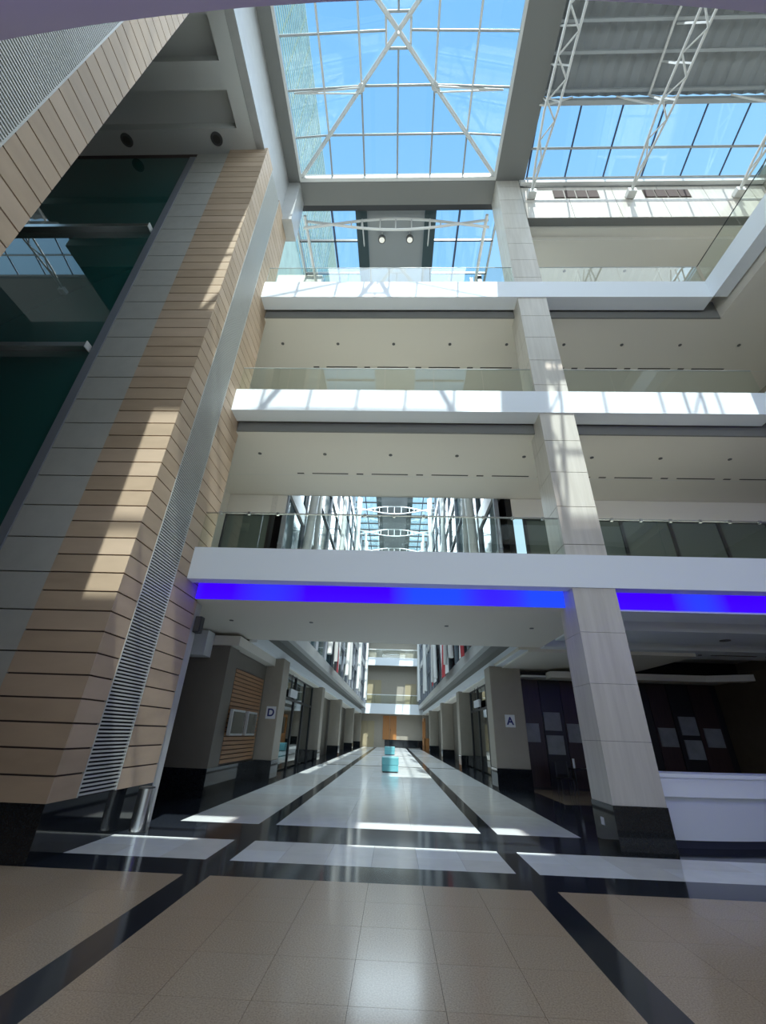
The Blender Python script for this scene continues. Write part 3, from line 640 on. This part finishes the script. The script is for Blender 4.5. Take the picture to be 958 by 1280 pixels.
tube('downlight', [(9.0, 11.9, 4.13), (9.0, 11.9, 4.16)], .13, DLIGHT, lc, 14)
wd = thing('wall_lobby', (9, 18.4, 0), 'lobby back wall of dark red wood and black panels', 'wall', kind=ST)
box('backing', 4.86, 14, 18.42, 18.6, 0, 4.75, EBONY, wd)
xx = 4.9
pans = [(4.98, 5.82, DWOOD), (5.84, 6.66, EBONY), (6.68, 7.55, DWOOD), (7.57, 8.4, EBONY), (8.42, 9.2, DWOOD), (9.22, 10.1, EBONY), (10.12, 10.86, DWOOD), (10.9, 11.72, EBONY), (11.75, 12.6, DWOOD)]
for a, b, m in pans: box('panel', a, b, 18.36, 18.42, .06, 3.85, m, wd)
box('side_panel', 12.86, 13.0, 14.2, 18.4, 0, 4.0, BROWNW, wd); box('side_base', 12.84, 12.86, 14.2, 18.4, 0, .65, BLACK, wd)
pn = ['first', 'second', 'third', 'fourth']
for gi, x0 in enumerate((5.0, 10.18)):
    for j, (dx, z) in enumerate(((0, 1.83), (.87, 2.24), (.88, 1.44), (1.72, 1.86))):
        where = ('left of the stone column', 'above the reception desk')[gi]; which = ('the left', 'the upper middle', 'the lower middle', 'the right')[j]
        t = thing('wall_picture', (x0+dx+.33, 18.33, z), 'grey picture on dark lobby wall %s, %s of four' % (where, which), 'picture', 'grey pictures on the lobby wall')
        f_ = box('frame', x0+dx, x0+dx+.64, 18.32, 18.36, z-.32, z+.32, PIC, t); box('print', x0+dx+.03, x0+dx+.61, 18.31, 18.32, z-.29, z+.29, PIC, f_)
def chair(x, y, lab, rz=0):
    t = thing('lobby_chair', (x, y, 0), lab, 'chair'); 
    box('seat', x-.22, x+.22, y-.22, y+.22, .43, .48, EBONY, t, .01); box('backrest', x-.21, x+.21, y+.19, y+.23, .55, .95, EBONY, t, .01)
    for a in (-.2, .2):
        for b in (-.2, .2): box('leg', x+a-.02, x+a+.02, y+b-.02, y+b+.02, 0, .43 if b < 0 else .95, DARK, t)
chair(5.85, 16.9, 'dark chair in the shadowed lobby before the dark wood wall')
t = thing('lobby_table', (6.6, 17.2, 0), 'black side table in the shadowed lobby', 'table')
box('top', 6.2, 7.1, 16.9, 17.5, .72, .76, EBONY, t); [box('leg', a, a+.04, b, b+.04, 0, .72, DARK, t) for a in (6.22, 7.04) for b in (16.92, 17.44)]
t = thing('table_vase', (6.3, 17.1, .76), 'small pale vase on the lobby table', 'vase'); tube('vase', [(6.3, 17.1, .76), (6.3, 17.1, .9), (6.3, 17.1, 1.05)], .04, SIGNW, t, 10)
# reception desk with a convex front
t = thing('reception_desk', (7, 9.6, 0), 'white curved reception desk beside the stone column', 'desk')
def arc(off, n=24):
    return [(4.66+(10.2-4.66)*i/n, 9.30+off+.085*max(0, (4.66+(10.2-4.66)*i/n)-5.0)**1.75) for i in range(n+1)]
def curved(name, off0, off1, z0, z1, m):
    a, b = arc(off0), arc(off1); k = len(a)
    vs = [(x, y, z0) for x, y in a]+[(x, y, z1) for x, y in a]+[(x, y, z0) for x, y in b]+[(x, y, z1) for x, y in b]; fs = []
    for i in range(k-1):
        fs += [(i, i+1, k+i+1, k+i), (2*k+i, 3*k+i, 3*k+i+1, 2*k+i+1), (k+i, k+i+1, 3*k+i+1, 3*k+i), (i, 2*k+i, 2*k+i+1, i+1)]
    fs += [(0, k, 3*k, 2*k), (k-1, 3*k-1, 4*k-1, 2*k-1)]
    o = mesh(name, vs, fs, m, t); return o
curved('counter_top', -.22, .45, 1.07, 1.13, DESK); curved('upper_front', -.18, -.08, .77, 1.07, DESK); curved('lower_front', -.02, .06, .12, .80, DESK); curved('kick_base', .04, .12, 0, .12, DESKK)
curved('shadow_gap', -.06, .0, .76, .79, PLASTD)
# ------------------------------------------------------------------ tower outside, seen through the roof glass at the left
t = thing('office_tower', (-48, 85, 0), 'pale green glazed tower block outside, seen through the left of the skylight', 'building')
box('body', -60, -36.3, 22, 165, 21.6, 231, TOWER, t)
for k in range(24):
    z = 149.4+k*3.4
    box('floor_band', -36.3, -36, 22, 165, z+2.4, z+3.1, TOWERW, t)
    for j in range(12): box('window', -36.3, -36.15, 34+7.5*j, 40.6+7.5*j, z, z+2.35, TOWERG, t)
# rear entrance front
tag(boxes('wall_rear', [(-16, 16, -16.2, -16, 0, 1.0), (-16, 16, -16.2, -16, 15, 21.6)]+[(x-.15, x+.15, -16.2, -16, 0, 21.6) for x in range(-16, 17, 4)], PLASTD), 'framed entrance front behind the viewer', 'wall', kind=ST)
